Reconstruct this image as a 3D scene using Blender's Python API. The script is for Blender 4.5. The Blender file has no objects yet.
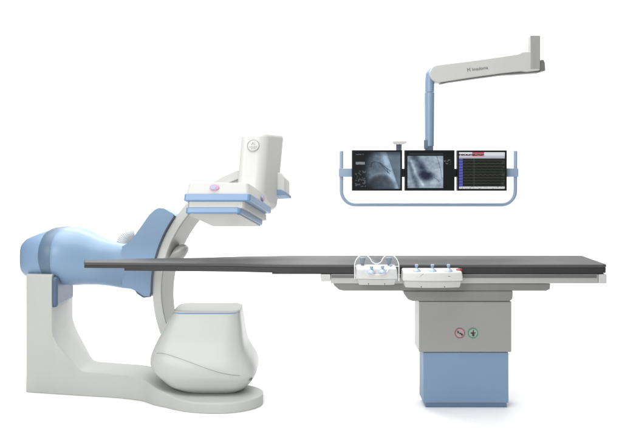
import bpy, bmesh, math, random
from mathutils import Vector, Matrix, noise
random.seed(4)
S = bpy.context.scene
C = S.collection
F, HX, HY, CD, CZ = 845.0, 311.0, 160.0, 5.0, 1.47      # focal length and horizon in photo pixels, camera distance and height

def P(px, py, Y):
    """real point at depth Y seen at photo pixel px, py"""
    d = Y + CD
    return Vector(((px - HX) * d / F, Y, CZ - (py - HY) * d / F))
def W(px, Y): return (px - HX) * (Y + CD) / F
def H(py, Y): return CZ - (py - HY) * (Y + CD) / F

# ------------------------------------------------------------------ materials
def lin(c):
    c = c / 255.0
    return c / 12.92 if c <= 0.04045 else ((c + 0.055) / 1.055) ** 2.4
def srgb(r, g, b): return (lin(r), lin(g), lin(b))

def mat(name, col, rough=0.45, metal=0.0, bump=0.0, bscale=300.0, var=0.06, coat=0.0, vscale=6.0, spec=0.5, stretch=None):
    m = bpy.data.materials.new(name); m.use_nodes = True
    nt = m.node_tree; n = nt.nodes; l = nt.links
    b = n['Principled BSDF']
    b.inputs['Roughness'].default_value = rough
    b.inputs['Metallic'].default_value = metal
    b.inputs['Coat Weight'].default_value = coat
    b.inputs['Coat Roughness'].default_value = 0.15
    b.inputs['Specular IOR Level'].default_value = spec
    tc = n.new('ShaderNodeTexCoord')
    mp = n.new('ShaderNodeMapping'); l.new(tc.outputs['Object'], mp.inputs['Vector'])
    if stretch: mp.inputs['Scale'].default_value = stretch
    nz = n.new('ShaderNodeTexNoise'); nz.inputs['Scale'].default_value = vscale; nz.inputs['Detail'].default_value = 6
    l.new(mp.outputs['Vector'], nz.inputs['Vector'])
    cr = n.new('ShaderNodeMixRGB'); cr.inputs['Color1'].default_value = (*[max(0, c * (1 - var)) for c in col], 1)
    cr.inputs['Color2'].default_value = (*[min(1, c * (1 + var)) for c in col], 1)
    l.new(nz.outputs['Fac'], cr.inputs['Fac']); l.new(cr.outputs['Color'], b.inputs['Base Color'])
    rr = n.new('ShaderNodeMapRange'); rr.inputs['To Min'].default_value = max(0.02, rough - 0.07); rr.inputs['To Max'].default_value = min(1, rough + 0.07)
    l.new(nz.outputs['Fac'], rr.inputs['Value']); l.new(rr.outputs['Result'], b.inputs['Roughness'])
    if bump:
        n2 = n.new('ShaderNodeTexNoise'); n2.inputs['Scale'].default_value = bscale; n2.inputs['Detail'].default_value = 3
        l.new(tc.outputs['Object'], n2.inputs['Vector'])
        bp = n.new('ShaderNodeBump'); bp.inputs['Strength'].default_value = bump; bp.inputs['Distance'].default_value = 0.0006
        l.new(n2.outputs['Fac'], bp.inputs['Height']); l.new(bp.outputs['Normal'], b.inputs['Normal'])
    return m

M = {}
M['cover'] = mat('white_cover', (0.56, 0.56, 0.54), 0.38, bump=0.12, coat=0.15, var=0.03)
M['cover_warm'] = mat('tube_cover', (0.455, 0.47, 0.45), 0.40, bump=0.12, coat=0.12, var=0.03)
M['stand'] = mat('stand_cover', (0.45, 0.46, 0.437), 0.5, spec=0.3, bump=0.15, var=0.04)
M['foot'] = mat('foot_metal', (0.40, 0.405, 0.395), 0.42, bump=0.15, var=0.05)
M['blue'] = mat('arm_blue', (0.19, 0.29, 0.43), 0.42, bump=0.12, coat=0.08, var=0.04)
M['blue_band'] = mat('band_blue', (0.10, 0.16, 0.235), 0.42, bump=0.1, var=0.05)
M['blue_dark'] = mat('bracket_blue', (0.065, 0.11, 0.175), 0.4, bump=0.1, var=0.06)
M['blue_trim'] = mat('trim_blue', (0.165, 0.285, 0.46), 0.4, bump=0.08, coat=0.2, var=0.03)
M['blue_col'] = mat('column_blue', (0.185, 0.275, 0.395), 0.5, spec=0.25, bump=0.15, var=0.04)
M['blue_plinth'] = mat('plinth_blue', (0.12, 0.19, 0.29), 0.45, bump=0.1)
M['grey_col'] = mat('column_grey', (0.30, 0.305, 0.295), 0.38, spec=0.3, metal=0.35, bump=0.1, var=0.06, vscale=3, stretch=(0.4, 1, 1))
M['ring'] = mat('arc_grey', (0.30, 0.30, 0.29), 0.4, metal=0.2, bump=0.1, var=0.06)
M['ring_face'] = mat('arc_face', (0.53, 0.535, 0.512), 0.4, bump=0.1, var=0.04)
M['track'] = mat('arc_track', (0.12, 0.12, 0.12), 0.35, metal=0.5, var=0.1)
M['rail'] = mat('rail_aluminium', (0.46, 0.46, 0.45), 0.35, metal=0.45, bump=0.06, var=0.05, stretch=(0.2, 3, 3), vscale=20)
M['groove'] = mat('rail_groove', (0.15, 0.15, 0.15), 0.45, metal=0.4)
M['cap'] = mat('end_cap', (0.50, 0.50, 0.49), 0.5, bump=0.2)
M['under'] = mat('carriage_grey', (0.22, 0.22, 0.215), 0.42, metal=0.2, bump=0.1, var=0.08)
M['pad'] = mat('pad_vinyl', (0.062, 0.062, 0.062), 0.6, bump=0.5, bscale=420, var=0.08)
M['carbon'] = mat('carbon_top', (0.026, 0.026, 0.026), 0.42, bump=0.3, bscale=500, var=0.12)
M['boom'] = mat('boom_grey', (0.46, 0.46, 0.44), 0.42, bump=0.15, var=0.05)
M['boom_dark'] = mat('boom_edge', (0.14, 0.14, 0.135), 0.45, bump=0.1)
M['post'] = mat('post_grey', (0.33, 0.33, 0.32), 0.42, metal=0.2, bump=0.1, var=0.1, stretch=(6, 6, 0.3), vscale=8)
M['pole'] = mat('pole_blue', (0.195, 0.28, 0.395), 0.4, bump=0.08, coat=0.15, var=0.04)
M['pole_dark'] = mat('pole_bracket', (0.12, 0.16, 0.22), 0.4)
M['frame'] = mat('frame_blue', (0.27, 0.36, 0.48), 0.33, coat=0.2, bump=0.06, var=0.04)
M['bezel'] = mat('bezel_black', (0.012, 0.012, 0.013), 0.35, bump=0.3, spec=0.15)
M['bar'] = mat('bar_dark', (0.05, 0.06, 0.065), 0.4)
M['console'] = mat('console_white', (0.58, 0.58, 0.565), 0.4, bump=0.1, coat=0.1, var=0.03)
M['console_low'] = mat('console_grey', (0.47, 0.47, 0.46), 0.45, bump=0.1)
M['knob'] = mat('knob_blue', (0.24, 0.34, 0.52), 0.25, coat=0.4, var=0.08)
M['knob_pale'] = mat('knob_pale', (0.42, 0.52, 0.68), 0.22, coat=0.5, var=0.06)
M['red'] = mat('stop_red', (0.26, 0.02, 0.03), 0.35, coat=0.3)
M['ink'] = mat('dark_ink', (0.03, 0.03, 0.03), 0.6)
M['ink_grey'] = mat('grey_ink', (0.16, 0.16, 0.16), 0.6)
M['emboss'] = mat('emblem_grey', (0.36, 0.36, 0.355), 0.4)
M['sign_red'] = mat('sign_red', (0.26, 0.04, 0.06), 0.5)
M['sign_pale_red'] = mat('sign_pale_red', (0.34, 0.285, 0.28), 0.5)
M['sign_green'] = mat('sign_green', (0.03, 0.20, 0.11), 0.5)
M['sign_pale_green'] = mat('sign_pale_green', (0.27, 0.335, 0.29), 0.5)
M['pink'] = mat('badge_pink', (0.60, 0.32, 0.46), 0.35)
M['badge'] = mat('badge_blue', (0.33, 0.40, 0.56), 0.35)
M['violet'] = mat('badge_violet', (0.30, 0.27, 0.44), 0.35)
M['seam'] = mat('seam_line', (0.17, 0.17, 0.165), 0.6)
M['hose'] = mat('hose_white', (0.78, 0.78, 0.76), 0.5)
M['wire'] = mat('guard_wire', (0.82, 0.82, 0.81), 0.25, coat=0.4)
M['paper'] = mat('studio_white', (0.93, 0.93, 0.93), 0.9, var=0.004, spec=0.1)

def glass_mat():
    m = bpy.data.materials.new('clear_acrylic'); m.use_nodes = True
    n = m.node_tree.nodes; l = m.node_tree.links
    b = n['Principled BSDF']
    b.inputs['Base Color'].default_value = (0.75, 0.85, 0.9, 1); b.inputs['Roughness'].default_value = 0.05
    b.inputs['Alpha'].default_value = 0.06
    return m
M['acrylic'] = glass_mat()
def screen_mat():
    m = bpy.data.materials.new('lit_screen'); m.use_nodes = True
    n = m.node_tree.nodes; l = m.node_tree.links
    b = n['Principled BSDF']
    a = n.new('ShaderNodeAttribute'); a.attribute_name = 'Col'
    b.inputs['Base Color'].default_value = (0.01, 0.01, 0.01, 1); b.inputs['Roughness'].default_value = 0.3; b.inputs['Specular IOR Level'].default_value = 0.12
    l.new(a.outputs['Color'], b.inputs['Emission Color']); b.inputs['Emission Strength'].default_value = 0.95
    return m
M['screen'] = screen_mat()

# ------------------------------------------------------------------ helpers
def thing(name, label, cat, loc, group=None):
    o = bpy.data.objects.new(name, None); C.objects.link(o)
    o.location = loc; o.empty_display_size = 0.1
    o['label'] = label; o['category'] = cat
    if group: o['group'] = group
    return o
def rootloc(p):
    v = Vector((0, 0, 0))
    while p is not None:
        v += Vector(p.location); p = p.parent
    return v
def obj(name, bm, m, parent=None, bevel=0.0, seg=3, sharp=35, label=None, smooth=True):
    off = rootloc(parent)
    bmesh.ops.recalc_face_normals(bm, faces=bm.faces)
    bmesh.ops.translate(bm, verts=bm.verts, vec=-off)
    me = bpy.data.meshes.new(name); bm.to_mesh(me); bm.free()
    ms = m if isinstance(m, (list, tuple)) else [m]
    for q in ms: me.materials.append(q)
    o = bpy.data.objects.new(name, me); C.objects.link(o)
    if parent is not None: o.parent = parent
    if smooth:
        for f in me.polygons: f.use_smooth = True
        me.set_sharp_from_angle(angle=math.radians(sharp))
    if bevel:
        b = o.modifiers.new('Bevel', 'BEVEL'); b.width = bevel; b.segments = seg; b.limit_method = 'ANGLE'; b.angle_limit = math.radians(30)
        b.harden_normals = True
    if label: o['label'] = label
    return o
def hull8(bm, a, b):
    """box with two quads a (4 pts) and b (4 pts)"""
    va = [bm.verts.new(p) for p in a]; vb = [bm.verts.new(p) for p in b]
    bm.faces.new(va); bm.faces.new(vb[::-1])
    for i in range(len(a)):
        j = (i + 1) % len(a); bm.faces.new((va[i], vb[i], vb[j], va[j]))
def box(bm, x0, x1, y0, y1, z0, z1):
    a = [Vector((x, y0, z)) for x, z in ((x0, z0), (x1, z0), (x1, z1), (x0, z1))]
    b = [Vector((x, y1, z)) for x, z in ((x0, z0), (x1, z0), (x1, z1), (x0, z1))]
    hull8(bm, a, b)
def newbox(*a):
    bm = bmesh.new(); box(bm, *a); return bm
def prism(bm, front, back):
    hull8(bm, front, back)
def loft(bm, sections, n=40, cap=True):
    """sections: (centre, vecA, vecB, exponent)"""
    rings = []
    for c, a, b, e in sections:
        r = []
        for i in range(n):
            t = 2 * math.pi * (i + 0.5) / n
            ct, st = math.cos(t), math.sin(t)
            r.append(bm.verts.new(Vector(c) + Vector(a) * math.copysign(abs(ct) ** (2 / e), ct) + Vector(b) * math.copysign(abs(st) ** (2 / e), st)))
        rings.append(r)
    for p, q in zip(rings, rings[1:]):
        for i in range(n):
            j = (i + 1) % n; bm.faces.new((p[i], p[j], q[j], q[i]))
    if cap: bm.faces.new(rings[0][::-1]); bm.faces.new(rings[-1])
def tube(bm, pts, r, n=12, closed=False):
    pts = [Vector(p) for p in pts]; rings = []
    up = None
    for i, p in enumerate(pts):
        if closed: t = (pts[(i + 1) % len(pts)] - pts[i - 1]).normalized()
        else: t = (pts[min(i + 1, len(pts) - 1)] - pts[max(i - 1, 0)]).normalized()
        if up is None:
            up = t.cross(Vector((0, 1, 0)));
            if up.length < 0.1: up = t.cross(Vector((1, 0, 0)))
        up = (up - t * up.dot(t)).normalized(); s = t.cross(up)
        rr = r(i / (len(pts) - 1)) if callable(r) else r
        rings.append([bm.verts.new(p + (up * math.cos(2 * math.pi * k / n) + s * math.sin(2 * math.pi * k / n)) * rr) for k in range(n)])
    m = len(rings)
    for i in range(m if closed else m - 1):
        p, q = rings[i], rings[(i + 1) % m]
        for k in range(n):
            j = (k + 1) % n; bm.faces.new((p[k], p[j], q[j], q[k]))
    if not closed: bm.faces.new(rings[0][::-1]); bm.faces.new(rings[-1])
def lathe(bm, o, axis, prof, n=28):
    """prof: (height along axis, radius)"""
    axis = Vector(axis).normalized(); a = axis.orthogonal().normalized(); b = axis.cross(a)
    loft(bm, [(Vector(o) + axis * h, a * r, b * r, 2) for h, r in prof], n)
def smooth_pts(pts, k=6, closed=False):
    out = []; n = len(pts); pts = [Vector(p) for p in pts]
    for i in range(n if closed else n - 1):
        if closed: p0, p1, p2, p3 = pts[i - 1], pts[i], pts[(i + 1) % n], pts[(i + 2) % n]
        else: p0, p1, p2, p3 = pts[max(i - 1, 0)], pts[i], pts[i + 1], pts[min(i + 2, n - 1)]
        for j in range(k):
            t = j / k
            out.append(0.5 * ((2 * p1) + (p2 - p0) * t + (2 * p0 - 5 * p1 + 4 * p2 - p3) * t * t + (3 * p1 - p0 - 3 * p2 + p3) * t ** 3))
    if not closed: out.append(pts[-1])
    return out
def lerp_table(T, x):
    if x <= T[0][0]: return T[0][1:]
    for a, b in zip(T, T[1:]):
        if x <= b[0]:
            t = (x - a[0]) / (b[0] - a[0]); t = t
            return tuple(p + (q - p) * t for p, q in zip(a[1:], b[1:]))
    return T[-1][1:]

# ------------------------------------------------------------------ setting
bm = bmesh.new()
vs = [bm.verts.new(p) for p in ((-4.8, -6, 0), (4.8, -6, 0), (4.8, 3.4, 0), (-4.8, 3.4, 0))]; bm.faces.new(vs)
floor = obj('floor', bm, M['paper'], smooth=False); floor['kind'] = 'structure'
bm = bmesh.new(); prev = None
prof = [(3.4, 0)] + [(3.4 + 1.6 * math.sin(t), 1.6 - 1.6 * math.cos(t)) for t in [math.pi / 2 * i / 16 for i in range(1, 17)]] + [(5.0, 7.0)]
for y, z in prof:
    r = (bm.verts.new((-4.8, y, z)), bm.verts.new((4.8, y, z)))
    if prev: bm.faces.new((prev[0], prev[1], r[1], r[0]))
    prev = r
bd = obj('backdrop', bm, M['paper']); bd['kind'] = 'structure'

# ------------------------------------------------------------------ C-ARM STAND
U = Vector((1, 0, 0)); V = Vector((0.25, 0.93, -0.24)); Wv = Vector((0.05, 0.20, 0.97))
T = thing('c_arm_stand', 'floor standing blue and white c-arm on a pale grey foot, at the left', 'c-arm', (-1.45, 0.45, 0))

# foot and low beam: loft along X, (X, y front, y back, height)
stiff = [(-1.803, .351, .78, .748), (-1.634, .3135, .78, .748), (-1.631, .3127, .78, .745), (-1.6305, .3126, .78, .410), (-1.626, .3115, .78, .385), (-1.615, .309, .77, .357), (-1.590, .3035, .75, .3115), (-1.455, .2735, .60, .168), (-1.43, .268, .575, .154)]
ft = [(-1.40, .262, .56, .148), (-1.21, .222, .52, .143), (-1.10, .185, .50, .140),
      (-1.02, .145, .48, .130), (-.94, .065, .46, .108), (-.86, .012, .45, .086), (-.78, -.045, .43, .070), (-.70, -.082, .40, .064),
      (-.60, -.104, .375, .063), (-.50, -.104, .345, .063), (-.42, -.078, .31, .063), (-.36, -.038, .27, .063), (-.32, .005, .225, .062),
      (-.297, .055, .18, .060), (-.290, .10, .135, .058)]
bm = bmesh.new()
def csec(X, yf, yb, h, r=0.014):
    r = min(r, (yb - yf) * .4)
    pts = [(yf, 0.002), (yf, h - r)]
    for k in range(1, 5): a = math.pi / 2 * k / 4; pts.append((yf + r - r * math.cos(a), h - r + r * math.sin(a)))
    for k in range(0, 5): a = math.pi / 2 * k / 4; pts.append((yb - r + r * math.sin(a), h - r + r * math.cos(a)))
    pts.append((yb, 0.002))
    return [Vector((X, y, z)) for y, z in pts]
rows = [[bm.verts.new(v) for v in csec(*t)] for t in stiff]
dens = smooth_pts([Vector((p[0], p[1], p[2])) for p in ft], 5); densh = smooth_pts([Vector((p[0], p[3], 0)) for p in ft], 5)
for a, b in zip(dens, densh): rows.append([bm.verts.new(v) for v in csec(a.x, a.y, a.z, b.y)])
for p, q in zip(rows, rows[1:]):
    for i in range(len(p) - 1): bm.faces.new((p[i], p[i + 1], q[i + 1], q[i]))
    bm.faces.new((p[-1], p[0], q[0], q[-1]))
bm.faces.new(rows[0][::-1]); bm.faces.new(rows[-1])
obj('base', bm, M['stand'], T, sharp=40, bevel=.005, seg=3)

def yfront(X): return .349 - (X + 1.795) * .222
def up(px, py, back=0.0):
    p = P(px, py, .35)
    return Vector((p.x, yfront(p.x) + back, p.z))

# blue shoulder: sections whose planes lean a little to the camera
an = math.radians(11); ax = Vector((math.cos(an), -math.sin(an), 0)); tv = Vector((math.sin(an), math.cos(an), 0))
def sec(px, ty, by, hd, e=2.4, Yc=.56):
    X = W(px, Yc); zt, zb = H(ty, Yc - hd * .35), H(by, Yc - hd * .35)
    return (Vector((X, Yc, (zt + zb) / 2)), tv * hd, Vector((0, 0, (zt - zb) / 2)), e)
cap = [sec(31.5, 242, 271, .13, 3.4), sec(33, 239.5, 274, .165, 3.4), sec(36, 237, 276.5, .185, 3.3), sec(44, 233.5, 278.5, .203, 3), sec(52, 230.8, 280, .212, 2.7), sec(58, 229.5, 281, .215, 2.5)]
bm = bmesh.new(); loft(bm, cap, 48); obj('shoulder_cover', bm, M['blue'], T, sharp=55)
bm = bmesh.new(); loft(bm, [sec(54, 230, 279, .212, 2.4), sec(57, 228.3, 281.5, .224, 2.35), sec(65, 227.3, 284, .228, 2.3), sec(68, 228, 284, .221, 2.3)], 56); obj('shoulder_band', bm, M['blue_band'], T)
arm = [(64, 228.6, 283, .215), (68, 227.6, 285, .226), (74, 227.8, 286, .222), (82, 229.5, 286, .205), (90, 233, 285.5, .18), (98, 237, 285.5, .155),
       (107, 240.5, 286, .135), (116, 243, 287.3, .112), (126, 244.5, 289, .095), (138, 246, 289.5, .080), (147, 248, 290, .07)]
arm2 = []
for a, b in zip(smooth_pts([Vector(p[:3]) for p in arm], 4), smooth_pts([Vector((p[0], p[3], 0)) for p in arm], 4)): arm2.append(sec(a.x, a.y, a.z, b.y, 2.35))
bm = bmesh.new(); loft(bm, arm2, 48); obj('swing_arm', bm, M['blue'], T)
# dark blue bracket under the shoulder joint
bm = bmesh.new()
p0 = up(50.5, 277); X0 = up(50.5, 277).x; X1 = W(57.5, .33)
box(bm, X0, X1, .325, .70, H(307.5, .33), H(277, .33)); obj('shoulder_bracket', bm, M['blue_dark'], T, bevel=.02, seg=5)

# C arc
RC = P(279, 290, .50); RO = 127 * 5.5 / F; RI = RO - .058
def ringpt(a, r, v): return RC + Vector((math.cos(a) * r, 0, math.sin(a) * r)) + V * v
A0, A1 = math.radians(99), math.radians(216)
def arcmesh(r0, r1, v0, v1, a0=A0, a1=A1, n=90):
    bm = bmesh.new(); prev = None
    for i in range(n + 1):
        a = a0 + (a1 - a0) * i / n
        r = [bm.verts.new(ringpt(a, *q)) for q in ((r0, v0), (r1, v0), (r1, v1), (r0, v1))]
        if prev:
            for k in range(4): bm.faces.new((prev[k], prev[(k + 1) % 4], r[(k + 1) % 4], r[k]))
        else: bm.faces.new(r)
        prev = r
    bm.faces.new(prev[::-1]); return bm
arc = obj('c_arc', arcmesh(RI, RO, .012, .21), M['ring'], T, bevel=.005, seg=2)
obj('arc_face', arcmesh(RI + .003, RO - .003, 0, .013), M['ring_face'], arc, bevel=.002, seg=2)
obj('arc_track', arcmesh(RO - .001, RO + .009, .03, .17, math.radians(131), math.radians(182)), M['track'], arc)
# grey seam lines across the arc face, and the inner cable hump
bm = bmesh.new(); c = P(179.5, 252.5, .60)
loft(bm, [(c + Vector((dx, 0, dz)), Vector((0, .05 * s, 0)), Vector((.03 * s, 0, .052 * s)), 2.3) for dx, dz, s in ((-.05, -.01, .95), (-.02, 0, 1.05), (.015, .0, 1.0), (.035, -.004, .8), (.046, -.01, .45))], 28)
obj('arc_stop', bm, M['ring'], arc)

# carriage plate
cp = [(122, 246.5), (128, 243.0), (134, 236.5), (141, 226.5), (149, 215), (155, 209.5), (159, 207.8), (164, 208.4), (173.5, 214)]
right = []
cpx, cpy, rpx = 279, 290, 128.6
for k in range(0, 12):
    py = 216 + (292 - 216) * k / 11
    right.append((cpx - math.sqrt(rpx ** 2 - (py - cpy) ** 2) + (1.0 if py < 270 else 1.0), py))
low = [(150, 296.5), (144, 296.3), (137, 291.5), (131, 289), (122, 286)]
poly = cp + right + low
Yp = .475
bm = bmesh.new()
fr = [P(x, y, Yp) for x, y in poly]
bk = [p + Vector((0.012, .21, -.02)) for p in fr]
prism(bm, fr, bk)
bmesh.ops.triangulate(bm, faces=[f for f in bm.faces if len(f.verts) > 4])
car = obj('arc_carriage', bm, M['blue'], T, bevel=.010, seg=4)
bm = bmesh.new()
tube(bm, [P(x - .2, y, Yp - .002) for x, y in [(173.8, 215)] + right + [(150.3, 296)]], .0045, 8)
obj('edge_gasket', bm, M['track'], car)
bm = bmesh.new()
prism(bm, [P(x, y, .50) for x, y in ((133, 288.5), (150.5, 286), (151, 297), (143, 298), (137, 294))], [P(x, y, .50) + Vector((.01, .16, 0)) for x, y in ((133, 288.5), (150.5, 286), (151, 297), (143, 298), (137, 294))])
obj('carriage_bottom', bm, M['blue_dark'], car, bevel=.006)  # darker blue piece along the bottom of the carriage

# corrugated hose behind the arm: ribs
bm = bmesh.new()
hc = P(137, 246, .72)
pts = [hc + Vector((math.cos(a) * .098, 0, math.sin(a) * .098)) for a in [math.radians(95 + 95 * i / 120) for i in range(121)]]
tube(bm, pts, lambda t: .038 + .012 * (0.5 + 0.5 * math.cos(t * 2 * math.pi * 17)), 24)
obj('corrugated_hose', bm, M['hose'], T)

# ---- detector, in its own skewed axes (u across, v back, w up)
O = P(185.5, 214, .10)
def D(u, v, w): return O + U * u + V * v + Wv * w
def dbox(u0, u1, v0, v1, w0, w1, cu=0.0, bm=None, tl=0.0, tr=0.0):
    """slab; cu = chamfer of the vertical corners, tl/tr lean the top edge in"""
    bm = bm or bmesh.new()
    def ring(w, il, ir):
        a0, a1, b0, b1 = u0 + il, u1 - ir, v0 + il * .6, v1
        c = cu
        if not c: return [D(a0, b0, w), D(a1, b0, w), D(a1, b1, w), D(a0, b1, w)]
        return [D(a0 + c, b0, w), D(a1 - c, b0, w), D(a1, b0 + c, w), D(a1, b1 - c, w), D(a1 - c, b1, w), D(a0 + c, b1, w), D(a0, b1 - c, w), D(a0, b0 + c, w)]
    hull8(bm, ring(w0, 0, 0), ring(w1, tl, tr)); return bm
det = obj('detector_housing', dbox(-.008, .385, -.018, .45, .088, .192, .012, tl=.012, tr=.016), M['cover'], T, bevel=.034, seg=7)
obj('upper_trim', dbox(-.012, .390, -.024, .425, .078, .122, .012), M['blue_trim'], det, bevel=.006)
obj('neck', dbox(.006, .352, .0, .455, .036, .079, .012), M['ring_face'], det, bevel=.004)
obj('lower_trim', dbox(-.003, .333, -.006, .448, .004, .042, .014), M['blue_trim'], det, bevel=.008)
obj('detector_window', dbox(.010, .322, .006, .436, -.003, .006, .012), M['ring'], det, bevel=.002)
body = bmesh.new()
hull8(body, [D(.182, .30, .12), D(.360, .30, .12), D(.398, .56, .115), D(.20, .58, .12)], [D(.186, .30, .612), D(.362, .30, .616), D(.424, .54, .668), D(.206, .54, .668)])
body = obj('detector_body', body, M['cover'], T, bevel=.052, seg=9)
# round embossed emblem on the body
ec = D(.283, .2985, .507)
nrm = U.cross(Wv).normalized();  nrm = -nrm if nrm.y > 0 else nrm
ux = U.copy(); wx = (Wv - nrm * Wv.dot(nrm)).normalized()
bm = bmesh.new(); lathe(bm, ec - nrm * .002, nrm, [(0, .040), (.005, .040), (.0065, .036)], 40); em = obj('round_emblem', bm, M['cover'], body)
bm = bmesh.new(); tube(bm, [ec + nrm * .004 + (ux * math.cos(a) + wx * math.sin(a)) * .037 for a in [2 * math.pi * i / 48 for i in range(48)]], .0028, 8, True); obj('emblem_rim', bm, M['emboss'], em)
def text_mesh(txt, size, origin, xdir, zdir, depth, spacing=1.0):
    cu = bpy.data.curves.new('t', 'FONT'); cu.body = txt; cu.size = size; cu.extrude = depth; cu.align_x = 'CENTER'; cu.align_y = 'CENTER'; cu.space_character = spacing
    ob = bpy.data.objects.new('t', cu); C.objects.link(ob)
    dg = bpy.context.evaluated_depsgraph_get(); me = bpy.data.meshes.new_from_object(ob.evaluated_get(dg))
    bm = bmesh.new(); bm.from_mesh(me); bpy.data.objects.remove(ob); bpy.data.meshes.remove(me); bpy.data.curves.remove(cu)
    nd = Vector(xdir).cross(Vector(zdir))
    for v in bm.verts: v.co = Vector(origin) + Vector(xdir) * v.co.x + Vector(zdir) * v.co.y + nd * v.co.z
    return bm
bm = text_mesh('AI', .030, ec + nrm * .005 + wx * .012, ux, wx, .0015)
for k in range(-2, 3):
    for r in (0, 1):
        if r and abs(k) == 2: continue
        c = ec + nrm * .005 + ux * k * .0105 - wx * (.010 + r * .011)
        lathe(bm, c - nrm * .002, nrm, [(0, .0042), (.0035, .0042)], 12)
obj('emblem_marks', bm, M['emboss'], em, smooth=False)
# oval badges
def oval(c, n, xd, zd, a, b, name, m1, m2, par, split=True):
    bm = bmesh.new(); loft(bm, [(c - n * .004, xd * a, zd * b, 2), (c + n * .004, xd * a, zd * b, 2), (c + n * .0055, xd * a * .85, zd * b * .8, 2)], 32)
    o = obj(name, bm, m1, par)
    bm = bmesh.new(); loft(bm, [(c - xd * a * .22 + n * .005, xd * a * .62, zd * b * .70, 2), (c - xd * a * .22 + n * .008, xd * a * .6, zd * b * .66, 2)], 28)
    obj('badge_face', bm, m2, o); return o
oval(D(.170, -.020, .160), nrm, ux, wx, .029, .018, 'oval_badge', M['pink'], M['badge'], det)
n2 = V.cross(Wv).normalized(); n2 = -n2 if n2.x < 0 else n2
oval(D(.3815, .25, .146), n2, V.normalized(), wx, .026, .018, 'oval_badge', M['violet'], M['pink'], det)
# holder at the far end of the arc behind the detector
bm = bmesh.new(); q = [(262, 172), (281, 172.5), (285, 178), (285, 194), (262, 195)]
prism(bm, [P(x, y, .62) for x, y in q], [P(x, y, .62) + V * .12 for x, y in q]); hb = obj('arc_end_block', bm, M['ring_face'], arc, bevel=.008)
bm = bmesh.new(); q = [(262, 189), (281, 189.5), (286, 192), (286, 194.6), (262, 195.6)]
prism(bm, [P(x, y, .61) for x, y in q], [P(x, y, .61) + V * .135 for x, y in q]); obj('end_block_trim', bm, M['blue_col'], hb, bevel=.005)

# ---- tube housing (bulbous, flares to the bottom)
tt = [(312, 175.5, 241.0, .12, .40), (318, 172, 241.8, .110, .42), (326, 168, 242.8, .095, .44), (334, 164.3, 243.8, .078, .46), (342, 160.4, 245, .06, .48), (350, 157, 247, .045, .50),
      (357, 154.5, 250.5, .030, .51), (364, 153.4, 254.8, .018, .52), (371, 154.8, 257.2, .010, .52), (377, 158.5, 257.2, .008, .51), (383, 165, 254, .018, .49), (388, 171.5, 249.5, .03, .465), (391.5, 183, 243, .07, .42), (393, 197, 235, .13, .37)]
def tsec(py, xl, xr, yf, yb, e):
    yc = (yf + yb) / 2; z = H(py, yf + .03)
    XL, XR = W(xl, yc - .02), W(xr, yc - .05)
    return (Vector(((XL + XR) / 2, yc, z)), Vector(((XR - XL) / 2, 0, 0)), Vector((0, (yb - yf) / 2, 0)), e)
dense = []
A = smooth_pts([Vector(t[:3]) for t in tt], 3); B = smooth_pts([Vector((t[0], t[3], t[4])) for t in tt], 3)
for a, b in zip(A, B):
    e = 8 - 3.9 * min(1, max(0, (a.x - 322) / 58))
    dense.append(tsec(a.x, a.y, a.z, b.y, b.z, e))
bm = bmesh.new(); loft(bm, dense, 72)
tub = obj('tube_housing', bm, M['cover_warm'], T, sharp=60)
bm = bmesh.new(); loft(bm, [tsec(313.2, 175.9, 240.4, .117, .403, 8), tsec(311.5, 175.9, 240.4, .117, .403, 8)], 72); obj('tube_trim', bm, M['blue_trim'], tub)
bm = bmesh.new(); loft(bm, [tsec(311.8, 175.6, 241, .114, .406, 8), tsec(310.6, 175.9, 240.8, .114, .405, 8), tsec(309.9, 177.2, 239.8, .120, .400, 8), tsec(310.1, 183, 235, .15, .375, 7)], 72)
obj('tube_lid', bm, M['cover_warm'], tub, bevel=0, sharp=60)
# seam curve on the front of the housing: find the surface by interpolation of the sections
def tube_front(px, py, lift=.0012):
    best = None
    for s0, s1 in zip(dense, dense[1:]):
        pass
    # walk down the ray from the camera at that pixel and find where it enters the housing
    dirv = P(px, py, 0) - Vector((0, -CD, CZ)); o = Vector((0, -CD, CZ))
    t = .97
    while t < 1.2:
        p = o + dirv * t
        for s0, s1 in zip(dense, dense[1:]):
            if s1[0].z <= p.z <= s0[0].z:
                f = (s0[0].z - p.z) / max(1e-6, s0[0].z - s1[0].z)
                c = s0[0].lerp(s1[0], f); a = s0[1].x + (s1[1].x - s0[1].x) * f; b = s0[2].y + (s1[2].y - s0[2].y) * f; e = s0[3]
                if abs((p.x - c.x) / a) ** e + abs((p.y - c.y) / b) ** e <= 1: return p - dirv * .0010
                break
        t += .0006
    return None
seam = [tube_front(x, y) for x, y in ((156.5, 353.3), (160, 353), (166, 354), (174, 356.5), (184, 360), (194, 363.8), (204, 367.6), (214, 371), (223, 373.4), (232, 375), (240, 375.6))]
seam = smooth_pts([p for p in seam if p is not None], 6)
bm = bmesh.new(); tube(bm, seam, .0010, 6); obj('cover_seam', bm, M['seam'], tub)
sp = tube_front(251.5, 379) or P(252, 379, .2)
bm = bmesh.new(); loft(bm, [(sp - Vector((.01, 0, 0)), Vector((0, .022, 0)), Vector((.004, 0, .008)), 2), (sp + Vector((.004, -.003, 0)), Vector((0, .018, 0)), Vector((.003, 0, .007)), 2)], 16)
obj('side_vent', bm, M['seam'], tub)

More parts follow.
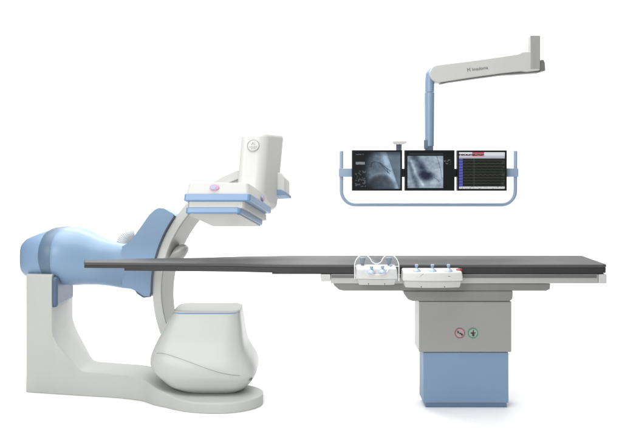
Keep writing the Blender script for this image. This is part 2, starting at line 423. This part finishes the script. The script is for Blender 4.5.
# ------------------------------------------------------------------ PATIENT TABLE
TB = thing('patient_table', 'long examination table with dark top on a grey and blue lifting column', 'table', (W(465, 0), .2, 0))
ZM = CZ - .615     # top of the pad
def plan(scale=0.0, tip=0.0):
    # (px at front, Y front, Y back)
    pts_f = [(84 + tip, .085), (118, .075), (150, .06), (200, .045), (245, .02), (285, -.025), (330, -.03), (603, -.03), (606.5, -.018)]
    pts_b = [(606.2, .40), (581 * 1.0, .44)]
    return pts_f
fx = [(W(84, .085), .085), (W(110, .08), .075), (W(150, .06), .062), (W(200, .045), .045), (W(238, .03), .025), (W(268, 0), -.012), (W(295, -.03), -.028), (W(330, -.03), -.03), (W(600, -.03), -.03), (W(606, -.03), -.022), (W(607, -.02), -.005)]
bx = [(W(607, -.02), .425), (W(606, -.03), .435), (W(600, -.03), .44), (W(330, .44), .44), (W(290, .42), .435), (W(245, .4), .40), (W(200, .33), .325), (W(150, .29), .285), (W(110, .25), .245), (W(84, .22), .225)]
def slab(name, z0, z1, m, parent, inset=0.0, bev=.01, xmin=None, seg=4):
    bm = bmesh.new(); out = []
    c = Vector((0, .2, 0))
    for x, y in fx + bx:
        if xmin is not None: x = max(x, xmin)
        yy = y + inset if y < .2 else y - inset
        out.append((x + (inset if x < -1 else (-inset if x > 1.5 else 0)), yy))
    # drop duplicates
    o2 = []
    for p in out:
        if not o2 or (Vector(p) - Vector(o2[-1])).length > 1e-4: o2.append(p)
    if xmin is not None:
        o2 = [p for p in o2 if p[0] > xmin + 1e-5]
        yf = [p for p in o2][0][1]; yb = o2[-1][1]
        o2 = [(xmin, yf)] + o2 + [(xmin, yb)]
    hull8(bm, [Vector((x, y, z0)) for x, y in o2], [Vector((x, y, z1)) for x, y in o2])
    return obj(name, bm, m, parent, bevel=bev, seg=seg)
PD = slab('mattress', ZM - .0200, ZM, M['pad'], None, bev=.007)
PD['label'] = 'thin dark grey vinyl mattress pad lying along the whole table top'; PD['category'] = 'mattress'
top = slab('tabletop', ZM - .0345, ZM - .0202, M['carbon'], TB, inset=.0012, bev=.0008)
slab('tabletop_core', ZM - .050, ZM - .0344, M['carbon'], top, inset=.0016, bev=.0012, xmin=W(124, .075))
bm = newbox(W(272, -.02), W(604, -.03), -.022, .43, ZM - .057, ZM - .0502); obj('tabletop_edge', bm, M['carbon'], top, bevel=.002)
zr1, zr0 = ZM - .0575, H(283.6, -.03)
rail = obj('side_rail', newbox(W(331, -.03), W(598.5, -.03), -.024, .42, zr0, zr1), M['rail'], TB, bevel=.003)
obj('rail_groove', newbox(W(331.5, -.03), W(597, -.03), -.0275, -.022, zr1 - .022, zr1 - .004), M['groove'], rail, bevel=.002)
for a, b, zb in ((321, 330.6, 281.5), (598.9, 606.8, 283.6)):
    obj('rail_end_cap', newbox(W(a, -.03), W(b, -.03), -.030, .425, H(zb, -.03), zr1), M['cap'], rail, bevel=.005)
# longitudinal carriage
bm = bmesh.new(); q = [(333, 284), (333.5, 285), (340, 290.3), (343, 290.8), (547, 290.8), (550, 289.5), (550.5, 284)]
q = [(333, 282.5), (334, 285.5), (339, 289.8), (344, 290.9), (546, 290.9), (550, 289.2), (550.5, 283.7)]
prism(bm, [P(x, y, .0) for x, y in q], [P(x, y, .0) + Vector((0, .39, 0)) for x, y in q]); obj('slide_carriage', bm, M['under'], TB, bevel=.004)
bm = bmesh.new(); q = [(403.5, 291), (404, 294), (408, 299.5), (413, 301.2), (510, 301.2), (512.7, 299), (513, 291)]
prism(bm, [P(x, y, -.005) for x, y in q], [P(x, y, -.005) + Vector((0, .37, 0)) for x, y in q]); obj('column_head', bm, M['under'], TB, bevel=.006)
bm = bmesh.new()
def fr(px, py, Y=.0): return P(px, py, Y)
XL, XR = W(419.0, .0), W(511.6, .0)
zt, zb = H(301.4, 0), H(352.2, 0)
a = [Vector((XL, 0, zt)), Vector((XR, 0, zt)), Vector((XR, 0, zb)), Vector((XL, 0, zb))]
b = [Vector((XL, .21, zt)), Vector((XR, .21, zt)), Vector((XR, .21, zb)), Vector((XL, .21, zb))]
bm = bmesh.new(); hull8(bm, a, b); uc = obj('upper_column', bm, M['grey_col'], TB, bevel=.006)
XL, XR = W(423.4, .012), W(508.6, .012)
zt, zb = H(352.4, .012), H(402.8, .012)
bm = bmesh.new()
hull8(bm, [Vector((XL, .012, zt)), Vector((XR, .012, zt)), Vector((XR, .012, zb)), Vector((XL, .012, zb))],
      [Vector((XL, .20, zt)), Vector((XR, .20, zt)), Vector((XR, .20, zb)), Vector((XL, .20, zb))])
obj('lower_column', bm, M['blue_col'], TB, bevel=.004)
obj('plinth', newbox(W(425.6, .02), W(506.8, .02), .022, .19, .001, zb + .001), M['blue_plinth'], TB, bevel=.003)
# warning signs on the upper column
def sign(px, py, ringm, facem, kind):
    c = P(px, py, -.0012); X = Vector((1, 0, 0)); Z = Vector((0, 0, 1)); nn = Vector((0, -1, 0)); R = 5.1 / 169
    bm = bmesh.new(); lathe(bm, c, nn, [(0, R), (.0008, R)], 40); o = obj('warning_sign', bm, facem, uc, smooth=False, label='red ringed warning sign' if kind == 0 else 'green ringed instruction sign')
    bm = bmesh.new(); n = 48
    for i in range(n):
        a0, a1 = 2 * math.pi * i / n, 2 * math.pi * (i + 1) / n
        f = [c + nn * .0018 + (X * math.cos(a) + Z * math.sin(a)) * r for a, r in ((a0, R * .84), (a1, R * .84), (a1, R * 1.0), (a0, R * 1.0))]
        bm.faces.new([bm.verts.new(p) for p in f])
    obj('sign_ring', bm, ringm, o, smooth=False)
    bm = bmesh.new()
    def poly(pts, d=.0019): bm.faces.new([bm.verts.new(c + nn * d + X * x * R + Z * z * R) for x, z in pts])
    def disc(x, z, r, d=.0021): poly([(x + r * math.cos(2 * math.pi * i / 16), z + r * math.sin(2 * math.pi * i / 16)) for i in range(16)], d)
    if kind == 0:
        disc(-.36, .34, .15); poly([(-.55, .10), (-.30, .25), (.05, -.02), (.05, .14), (.30, .02), (.62, -.28), (.52, -.55), (.20, -.28), (-.05, -.14), (-.30, .02), (-.50, -.08)])
        disc(.42, -.30, .2, .0023)
    else:
        disc(.05, .50, .13); poly([(-.02, .40), (.14, .40), (.20, .16), (.55, .10), (.55, -.04), (.26, -.06), (.28, -.55), (-.12, -.62), (-.14, -.12), (-.50, -.06), (-.52, .08), (-.10, .18)])
        disc(.05, -.40, .25, .0023); disc(-.15, .0, .2, .0025)
    obj('pictogram', bm, M['ink'], o, smooth=False)
sign(459.8, 333.0, M['sign_red'], M['sign_pale_red'], 0)
sign(473.0, 333.0, M['sign_green'], M['sign_pale_green'], 1)

# ------------------------------------------------------------------ CONTROL CONSOLES
def joystick(px, pyb, Y, root, rb, rs, hs, label=None, m1='knob_pale', m2='knob'):
    c = P(px, pyb, Y)
    bm = bmesh.new(); lathe(bm, c - Vector((0, 0, .003)), (0, 0, 1), [(0, rb), (.004, rb), (.010, rb * .82), (.016, rb * .45), (.020, rs * .8)], 24)
    j = obj('joystick', bm, M[m1], root)
    bm = bmesh.new(); lathe(bm, c + Vector((0, 0, .015)), (0, 0, 1), [(0, rs * .7), (hs * .35, rs * .65), (hs * .6, rs), (hs * .9, rs * 1.05), (hs, rs * .7)], 20)
    obj('stick', bm, M[m2], j)
def console(name, label, x0, x1, ytop, ymid, ybot, bulge, Yf, Yb, grp):
    root = thing(name, label, 'control console', P((x0 + x1) / 2, ybot, Yb), grp)
    # plan outline with a bowed front
    n = 14
    def outline(inset, z, tilt=0.0):
        pts = []
        for i in range(n + 1):
            t = i / n; X = W(x0, Yf) + inset + (W(x1, Yf) - W(x0, Yf) - 2 * inset) * t
            pts.append(Vector((X, Yf + inset * .6 + bulge * (2 * t - 1) ** 2, z)))
        for X in (W(x1, Yf) - inset, W(x0, Yf) + inset): pts.append(Vector((X, Yb, z + tilt)))
        return pts
    bm = bmesh.new(); hull8(bm, outline(0, H(ymid, Yf)), outline(.006, H(ytop, Yf), .012)); u_ = obj('upper_shell', bm, M['console'], root, bevel=.010, seg=5)
    bm = bmesh.new(); hull8(bm, outline(.018, H(ybot, Yf)), outline(.008, H(ymid, Yf) + .001)); obj('lower_shell', bm, M['console_low'], root, bevel=.008, seg=4)
    for px in (x0 + (x1 - x0) * .30, x0 + (x1 - x0) * .68):
        bm = bmesh.new(); t = 2 * ((px - x0) / (x1 - x0)) - 1; c = P(px, ybot - 1.6, Yf + .010 + bulge * t * t); lathe(bm, c + Vector((0, .006, 0)), (0, -1, 0), [(0, .003), (.008, .003)], 12); obj('screw', bm, M['ink'], root)
    obj('rail_clamp', newbox(W(x0 + 8, Yf), W(x1 - 8, Yf), Yb - .001, -.0285, H(ybot - 1, Yf), H(ymid - 2, Yf)), M['console_low'], root, bevel=.002)
    return root
c2 = console('control_console', 'wider white console with three blue joysticks and a red button in a row', 402.8, 464.2, 272.4, 281.5, 288.4, .022, -.165, -.040, 'white control consoles hung on the table rail')
for px in (416.6, 432.4, 448.5): joystick(px, 270.9, -.125, c2, .0235, .0105, .023)
bm = bmesh.new(); lathe(bm, P(459.2, 271.2, -.095), (0, 0, 1), [(0, .019), (.010, .019), (.015, .014), (.016, .006)], 24); obj('stop_button', bm, M['red'], c2)
bm = bmesh.new()
def front_pt(px, py, Yf=-.165, x0=402.8, x1=464.2, b=.022):
    t = 2 * ((px - x0) / (x1 - x0)) - 1; return P(px, py, Yf - .0005 + b * t * t + .003)
tube(bm, [front_pt(x, y) for x, y in ((417, 276.6), (418.6, 278), (420.5, 276), (423.5, 273.8))], .0010, 6)
tube(bm, [front_pt(x, y) for x, y in ((421, 279), (430, 279.3), (440, 279), (446, 278.2))], .0008, 6)
tube(bm, [front_pt(x, y) for x, y in ((448, 276.2), (450.5, 276.4))], .0016, 6); obj('printed_mark', bm, M['ink_grey'], c2)

c1 = console('control_console', 'narrower white console whose knobs sit inside a clear two-lobed guard', 355.8, 398.2, 268.8, 279.4, 285.4, .010, -.155, -.040, 'white control consoles hung on the table rail')
# blue-tinted lower knobs and taller grey ones behind
for px, py in ((371.5, 272.5), (382.5, 272.0)): joystick(px, py, -.158, c1, .022, .010, .022)
joystick(391.0, 269.5, -.10, c1, .022, .009, .016)
for px in (362.5, 389.0): joystick(px, 266.6, -.06, c1, .014, .017, .040, m1='pole_dark', m2='pole_dark')
lobes = [(354.8, 279), (354.6, 270), (354.8, 263.5), (357.0, 258.5), (361, 255.2), (366, 255.0), (370, 258.2), (372.3, 262.0), (376.5, 263.8), (380.8, 262.0), (383, 258.2), (386.5, 255.0), (391.5, 254.8), (396, 258.0), (398.6, 263.5), (399.0, 270), (398.9, 281)]
for nm, Yg in (('guard_rim', -.150),):
    pts = smooth_pts([P(x, y, Yg) for x, y in lobes], 5)
    bm = bmesh.new(); tube(bm, pts, .0026, 8); g = obj(nm, bm, M['wire'], c1)
    bm = bmesh.new()
    hull8(bm, [p + Vector((0, -.001, 0)) for p in pts], [p + Vector((0, .001, 0)) for p in pts]); bmesh.ops.triangulate(bm, faces=[f for f in bm.faces if len(f.verts) > 4])
    obj('guard_panel', bm, M['acrylic'], g, smooth=False)
low2 = [(354.8, 266.0), (359, 266.2), (364, 266.4), (368, 269.2), (371, 273), (375.5, 274.5), (382, 274.4), (386.5, 272), (389, 268.6), (393, 266.4), (398.6, 266.2)]
bm = bmesh.new(); tube(bm, smooth_pts([P(x, y, -.163) for x, y in low2], 5), .0020, 8); obj('guard_rim', bm, M['wire'], c1)

# ------------------------------------------------------------------ MONITOR BOOM
YB = .80
TMn = thing('monitor_boom', 'grey and blue overhead boom with a wide blue tube frame carrying the screens', 'monitor boom', P(532, 37, YB))
def PB(x, y, dy=0.0): return P(x, y, YB + dy) if dy == 0 else Vector((P(x, y, YB).x, YB + dy, P(x, y, YB).z))
# horizontal arm shell
q = []
for k in range(25):
    a = math.radians(95 + 180 * k / 24); q.append((437.5 + 8.8 * math.cos(a), 74.6 - 8.8 * math.sin(a)))
q = q[:]      # left rounded end
q += [(470, 78.4), (500, 74.2), (519, 72.2), (524, 72.9), (538, 71.2), (538, 58), (529, 52.5), (521, 53.0), (516, 55.2), (500, 57.6), (470, 61.8)]
bm = bmesh.new(); prism(bm, [PB(x, y, -.055) for x, y in q], [PB(x, y, .055) for x, y in q])
shell = obj('boom_arm', bm, M['boom'], TMn, bevel=.006, seg=3)
q2 = [(438, 79), (470, 74.5), (500, 71), (537, 67.5), (538.5, 73), (522, 74.2), (500, 75.6), (470, 79.7), (447, 83.0), (440, 84.6)]
bm = bmesh.new(); prism(bm, [PB(x, y, -.042) for x, y in q2], [PB(x, y, .042) for x, y in q2]); obj('arm_underside', bm, M['boom_dark'], shell, bevel=.003)
bm = bmesh.new()
q = [(538.3, 61.5), (540, 60.4), (541.8, 61), (543, 64), (543.4, 71.6), (538.3, 72.2)]
prism(bm, [PB(x, y, -.05) for x, y in q], [PB(x, y, .05) for x, y in q]); obj('arm_end_cap', bm, M['boom_dark'], shell, bevel=.004)
bm = newbox(PB(528.2, 0).x, PB(538.0, 0).x, YB - .058, YB + .0, PB(0, 69.5).z, PB(0, 36.8).z); obj('ceiling_post', bm, M['post'], TMn, bevel=.003)
# writing on the arm
d0 = PB(470, 70, 0); d1 = PB(489, 67.4, 0); xd = (d1 - d0).normalized(); zd = Vector((-xd.z, 0, xd.x))
bm = text_mesh('Imadoma', .030, PB(478.3, 69.5, -.0565), xd, zd, .0008, 1.0)
obj('lettering', bm, M['ink_grey'], shell, smooth=False)
bm = text_mesh('M', .034, PB(467.2, 70.9, -.0565), xd, zd, .0008, 1.0)
obj('logo_letter', bm, M['ink_grey'], shell, smooth=False)
# elbow and pole
bm = bmesh.new()
elb = [PB(441, 71.5, .03), PB(434.5, 70.6, .02), PB(430.6, 73.2, .0), PB(429.8, 79, 0), PB(429.6, 84, 0), PB(429.5, 92, 0)]
tube(bm, smooth_pts(elb, 6), .0315, 28)
obj('elbow', bm, M['pole'], TMn)
pole_bm = bmesh.new(); pc = PB(429.4, 146.2); lathe(pole_bm, pc, (0, 0, 1), [(0, .031), (PB(0, 92.8).z - pc.z, .033)], 40); po = obj('drop_pole', pole_bm, M['pole'], TMn)
bm = bmesh.new(); pc = PB(429.5, 93.2); lathe(bm, pc, (0, 0, 1), [(0, .0325), (.004, .0325)], 40); obj('pole_joint', bm, M['pole_dark'], po)
bm = newbox(PB(425, 0).x, PB(432.8, 0).x, YB - .025, YB + .03, PB(0, 168).z, PB(0, 146).z); obj('pole_foot', bm, M['pole_dark'], po, bevel=.003)
bm = newbox(PB(423.6, 0).x, PB(427.5, 0).x, YB - .028, YB + .0, PB(0, 149).z, PB(0, 140).z); obj('pole_clip', bm, M['pole_dark'], po, bevel=.003)
# U frame
YM = YB - .03
pts = [PB(341.4, 151), PB(341.4, 170)]
def arcp(cx, cy, r, a0, a1, n=10): return [PB(cx + r * math.cos(math.radians(a0 + (a1 - a0) * k / n)), cy + r * math.sin(math.radians(a0 + (a1 - a0) * k / n))) for k in range(n + 1)]
pts += arcp(355.4, 190.8, 14, 180, 90) + arcp(501.3, 190.8, 14, 90, 0) + [PB(515.4, 170), PB(515.4, 151)]
bm = bmesh.new(); tube(bm, pts, .0125, 20); uf = obj('tube_frame', bm, M['frame'], TMn)
for a, b in ((338.8, 353), (505.5, 517.8)):
    obj('side_bracket', newbox(PB(a, 0).x, PB(b, 0).x, YB - .02, YB + .018, PB(0, 176.8).z, PB(0, 168.4).z), M['frame'], uf, bevel=.002)
obj('cross_bar', newbox(PB(353, 0).x, PB(505.5, 0).x, YB - .012, YB + .02, PB(0, 177).z, PB(0, 168.8).z), M['bar'], TMn, bevel=.002)
bm = newbox(PB(396.2, 0).x, PB(401.6, 0).x, YB - .01, YB + .015, PB(0, 170).z, PB(0, 144).z); st = obj('sensor_stem', bm, M['pole_dark'], TMn, bevel=.002)
bm = bmesh.new(); q = [(392.8, 141.2), (406, 141.2), (406, 143.4), (402, 144.6), (396.2, 144.6), (392.8, 143.4)]
prism(bm, [PB(x, y, -.035) for x, y in q], [PB(x, y, .035) for x, y in q]); obj('sensor_head', bm, M['cap'], st, bevel=.002)

# screens
def nz(x, y, s=1.0, k=0): return noise.noise(Vector((x * s + k * 7.3, y * s, k * 3.1)))
def mix(a, b, t):
    t = max(0, min(1, t)); return tuple(p + (q - p) * t for p, q in zip(a, b))
def sst(a, b, x):
    t = max(0, min(1, (x - a) / (b - a))); return t * t * (3 - 2 * t)
def seg_d(u, v, pts):
    best = 9
    for (ax_, ay), (bx_, by) in zip(pts, pts[1:]):
        dx, dy = bx_ - ax_, by - ay; t = max(0, min(1, ((u - ax_) * dx + (v - ay) * dy) / (dx * dx + dy * dy)))
        best = min(best, math.hypot(u - ax_ - dx * t, v - ay - dy * t))
    return best
V1 = [[(.40, .29), (.44, .27), (.49, .27), (.54, .29), (.59, .32), (.63, .36), (.67, .41), (.71, .45), (.75, .47), (.78, .53)], [(.55, .30), (.60, .36), (.64, .42), (.69, .50), (.75, .56), (.77, .60)], [(.40, .29), (.375, .34), (.37, .42)], [(.71, .45), (.73, .50), (.73, .57)]]
def img1(u, v):
    base = (9, 13, 18)
    x = u; edge = sst(.26, .48, u + .10 * math.sin(v * 3)) 
    g = .50 + .35 * sst(.35, .8, u) * (1 - .5 * v) + .16 * nz(u, v, 4) + .10 * nz(u, v, 9, 1) + .07 * nz(u, v, 24, 6) + .05 * nz(u, v, 60, 8)
    # bright wedge
    w = u - (.70 + .27 * v)
    g += .26 * math.exp(-((w + .07) / .07) ** 2)
    if w > 0: g = .52 + .15 * u - .15 * v + .1 * nz(u, v, 6, 2)
    # dome of the diaphragm
    dd = math.hypot((u - .60) / .30, (v - .98) / .36)
    g *= 1 - .42 * sst(1.14, .80, dd)
    g += .08 * math.exp(-((dd - 1.12) / .08) ** 2) * (u < .9)
    for L in V1:
        g *= 1 - .50 * math.exp(-(seg_d(u, v, L) / .0085) ** 2)
    g *= (.55 + .45 * sst(0, .15, v))
    col = mix(base, (168, 192, 214), g * edge * .95)
    if u < .30:
        if .055 < v < .085 and .04 < u < .22 and nz(u, v, 60) > -.1: col = mix(col, (160, 165, 170), .55)
        if .27 < v < .345 and .045 < u < .24: col = mix(col, (175, 180, 182), .75 if nz(u * 2, v, 40) > -.25 else .45)
        if .50 < v < .95 and .03 < u < .26 and nz(u, v, 26, 4) > .18: col = mix(col, (120, 126, 132), .6)
    return col
V2 = [[(.66, .12), (.70, .30), (.74, .50), (.77, .72)], [(.60, .70), (.68, .76), (.70, .80)]]
def img2(u, v):
    if not (.025 < u < .79 and .11 < v < .98):
        col = (10, 13, 14)
        if .03 < v < .085 and .05 < u < .80: col = mix(col, (52, 58, 62), .7)
        if .80 < u < .96 and .20 < v < .34 and nz(u, v, 30, 2) > .1: col = (88, 92, 94)
        return col
    g = .66 + .08 * nz(u, v, 22, 7) + .05 * nz(u, v, 60, 9) + .16 * nz(u, v, 5, 3) + .10 * nz(u, v, 12, 5) + .12 * u
    d1 = seg_d(u, v, [(.18, .15), (.32, .42), (.42, .62)]); g -= .48 * math.exp(-(d1 / .10) ** 2)
    d2 = math.hypot((u - .42) / .24, (v - .66) / .15); g -= .42 * sst(1.25, .4, d2)
    d3 = seg_d(u, v, [(.06, .30), (.16, .70), (.24, .95)]); g -= .30 * math.exp(-(d3 / .05) ** 2)
    d4 = seg_d(u, v, [(.10, .25), (.22, .62), (.36, .90)]); g += .22 * math.exp(-(d4 / .03) ** 2)
    for L in V2: g -= .25 * math.exp(-(seg_d(u, v, L) / .010) ** 2)
    g -= .35 * sst(.60, 1.0, (v - .1) * .5 + (.2 - u))
    return mix((26, 38, 58), (205, 220, 232), g)
def img3(u, v):
    if v < .175:
        if v > .155: return (150, 152, 158)
        if .29 < u < .55 and v < .045: return (186, 92, 106)
        if .045 < v < .115 and u < .55:
            return (52, 40, 46) if (nz(u, v, 40) > -.22 and .055 < v < .10) else ((206, 120, 132) if u > .29 else (212, 210, 214))
        return (222, 222, 228) if v < .10 else (186, 190, 205)
    if v > .935: return (214, 216, 216) if (nz(u, v, 30) < .25) else (170, 172, 172)
    if u < .085: return mix((58, 62, 150), (98, 100, 180), .5 + .5 * math.sin(v * 80))
    col = (19, 24, 20)
    for k in range(9):
        r = .235 + k * .077
        w = .006 * math.sin(u * 60 + k) * (k % 2) + .012 * math.exp(-(((u * 9 + k * .3) % 1 - .5) / .05) ** 2) * (k < 5)
        e = math.exp(-((v - r + w) / .008) ** 2)
        col = mix(col, [(70, 84, 66), (84, 92, 74), (96, 76, 84), (64, 78, 70)][k % 4], e * .8)
    if abs(u - .33) < .006: col = mix(col, (88, 96, 84), .7)
    if u > .93 and nz(u, v, 22, 3) > .1: col = mix(col, (70, 80, 70), .5)
    return col
def monitor(label, x0, x1, y0, y1, img):
    Yf = YB - .075
    # size from pixels at that depth
    X0, X1, Z1, Z0 = W(x0, Yf), W(x1, Yf), H(y0, Yf), H(y1, Yf)
    root = thing('monitor', label, 'monitor', ((X0 + X1) / 2, Yf + .03, Z0), 'three flat monitors side by side on the boom frame')
    b = .0125
    bm = bmesh.new()
    # front bezel with a real opening
    o = [(X0, Z0), (X1, Z0), (X1, Z1), (X0, Z1)]; i_ = [(X0 + b, Z0 + b * 1.1), (X1 - b, Z0 + b * 1.1), (X1 - b, Z1 - b), (X0 + b, Z1 - b)]
    V_ = lambda p, y: bm.verts.new((p[0], y, p[1]))
    a = [V_(p, Yf) for p in o]; c = [V_(p, Yf) for p in i_]; d = [V_(p, Yf + .006) for p in i_]; e = [V_(p, Yf + .045) for p in o]
    for k in range(4):
        j = (k + 1) % 4
        bm.faces.new((a[k], a[j], c[j], c[k])); bm.faces.new((c[k], c[j], d[j], d[k])); bm.faces.new((a[j], a[k], e[k], e[j]))
    bm.faces.new(e)
    obj('bezel', bm, M['bezel'], root, smooth=False)
    nx, ny = 190, 150
    bm = bmesh.new(); xa, xb, za, zb_ = X0 + b - .001, X1 - b + .001, Z0 + b * 1.1 - .001, Z1 - b + .001
    grid = [[bm.verts.new((xa + (xb - xa) * i / nx, Yf + .0052, zb_ + (za - zb_) * j / ny)) for i in range(nx + 1)] for j in range(ny + 1)]
    for j in range(ny):
        for i in range(nx): bm.faces.new((grid[j][i], grid[j + 1][i], grid[j + 1][i + 1], grid[j][i + 1]))
    cols = []
    for j in range(ny + 1):
        for i in range(nx + 1): cols.append(img(i / nx, j / ny))
    sc = obj('screen', bm, M['screen'], root, smooth=False)
    at = sc.data.color_attributes.new('Col', 'FLOAT_COLOR', 'POINT')
    flat = []
    for c_ in cols: flat += [lin(c_[0]), lin(c_[1]), lin(c_[2]), 1.0]
    at.data.foreach_set('color', flat)
    obj('rear_cover', newbox(X0 + .05, X1 - .05, Yf + .0455, Yf + .062, Z0 + .05, Z1 - .05), M['bezel'], root, bevel=.004)
monitor('left monitor showing an angiogram with dark branching vessels and a text column', 352.0, 402.2, 150.2, 190.8, img1)
monitor('middle monitor showing a pale square angiogram of a dark shadow', 404.8, 454.6, 150.2, 190.8, img2)
monitor('right monitor showing green traces under a white and red header', 457.2, 506.8, 150.4, 190.8, img3)

# ------------------------------------------------------------------ light and camera
w = bpy.data.worlds.new('World'); S.world = w; w.use_nodes = True
bg = w.node_tree.nodes['Background']; bg.inputs['Color'].default_value = (1.0, 1.0, 1.0, 1); bg.inputs['Strength'].default_value = 0.20
def area(name, loc, target, size, power, sy=None, col=(1, 1, 1)):
    l = bpy.data.lights.new(name, 'AREA'); l.energy = power; l.shape = 'RECTANGLE'; l.size = size; l.size_y = sy or size; l.color = col
    o = bpy.data.objects.new(name, l); C.objects.link(o); o.location = loc
    o.rotation_euler = (Vector(target) - Vector(loc)).to_track_quat('-Z', 'Y').to_euler()
    return o
area('overhead_softbox', (-0.6, -0.4, 4.6), (0, .3, 0), 5.0, 235, 3.2)
area('front_softbox', (-2.2, -6.0, 3.0), (-.2, .3, .8), 3.6, 245, 3.0)
area('rear_floor_light', (0, 3.3, 3.6), (0, .1, 0), 5.0, 120, 1.0)  # added lamp, washes out the table's shadow on the floor
area('backdrop_light', (0, 2.2, 5.5), (0, 4.6, 1.0), 9, 230, 1.0)  # added lamp above the view, drives the backdrop to plain white

cam = bpy.data.cameras.new('Camera'); co = bpy.data.objects.new('Camera', cam); C.objects.link(co)
co.location = (0, -CD, CZ); co.rotation_euler = (math.radians(90), 0, 0)
cam.sensor_fit = 'HORIZONTAL'; cam.sensor_width = 36; cam.lens = 36 * F / 622
cam.shift_x = 0; cam.shift_y = -(220 - HY) / 622
cam.clip_end = 200
S.camera = co
S.view_settings.view_transform = 'Standard'; S.view_settings.look = 'None'; S.view_settings.exposure = 0; S.view_settings.gamma = 1
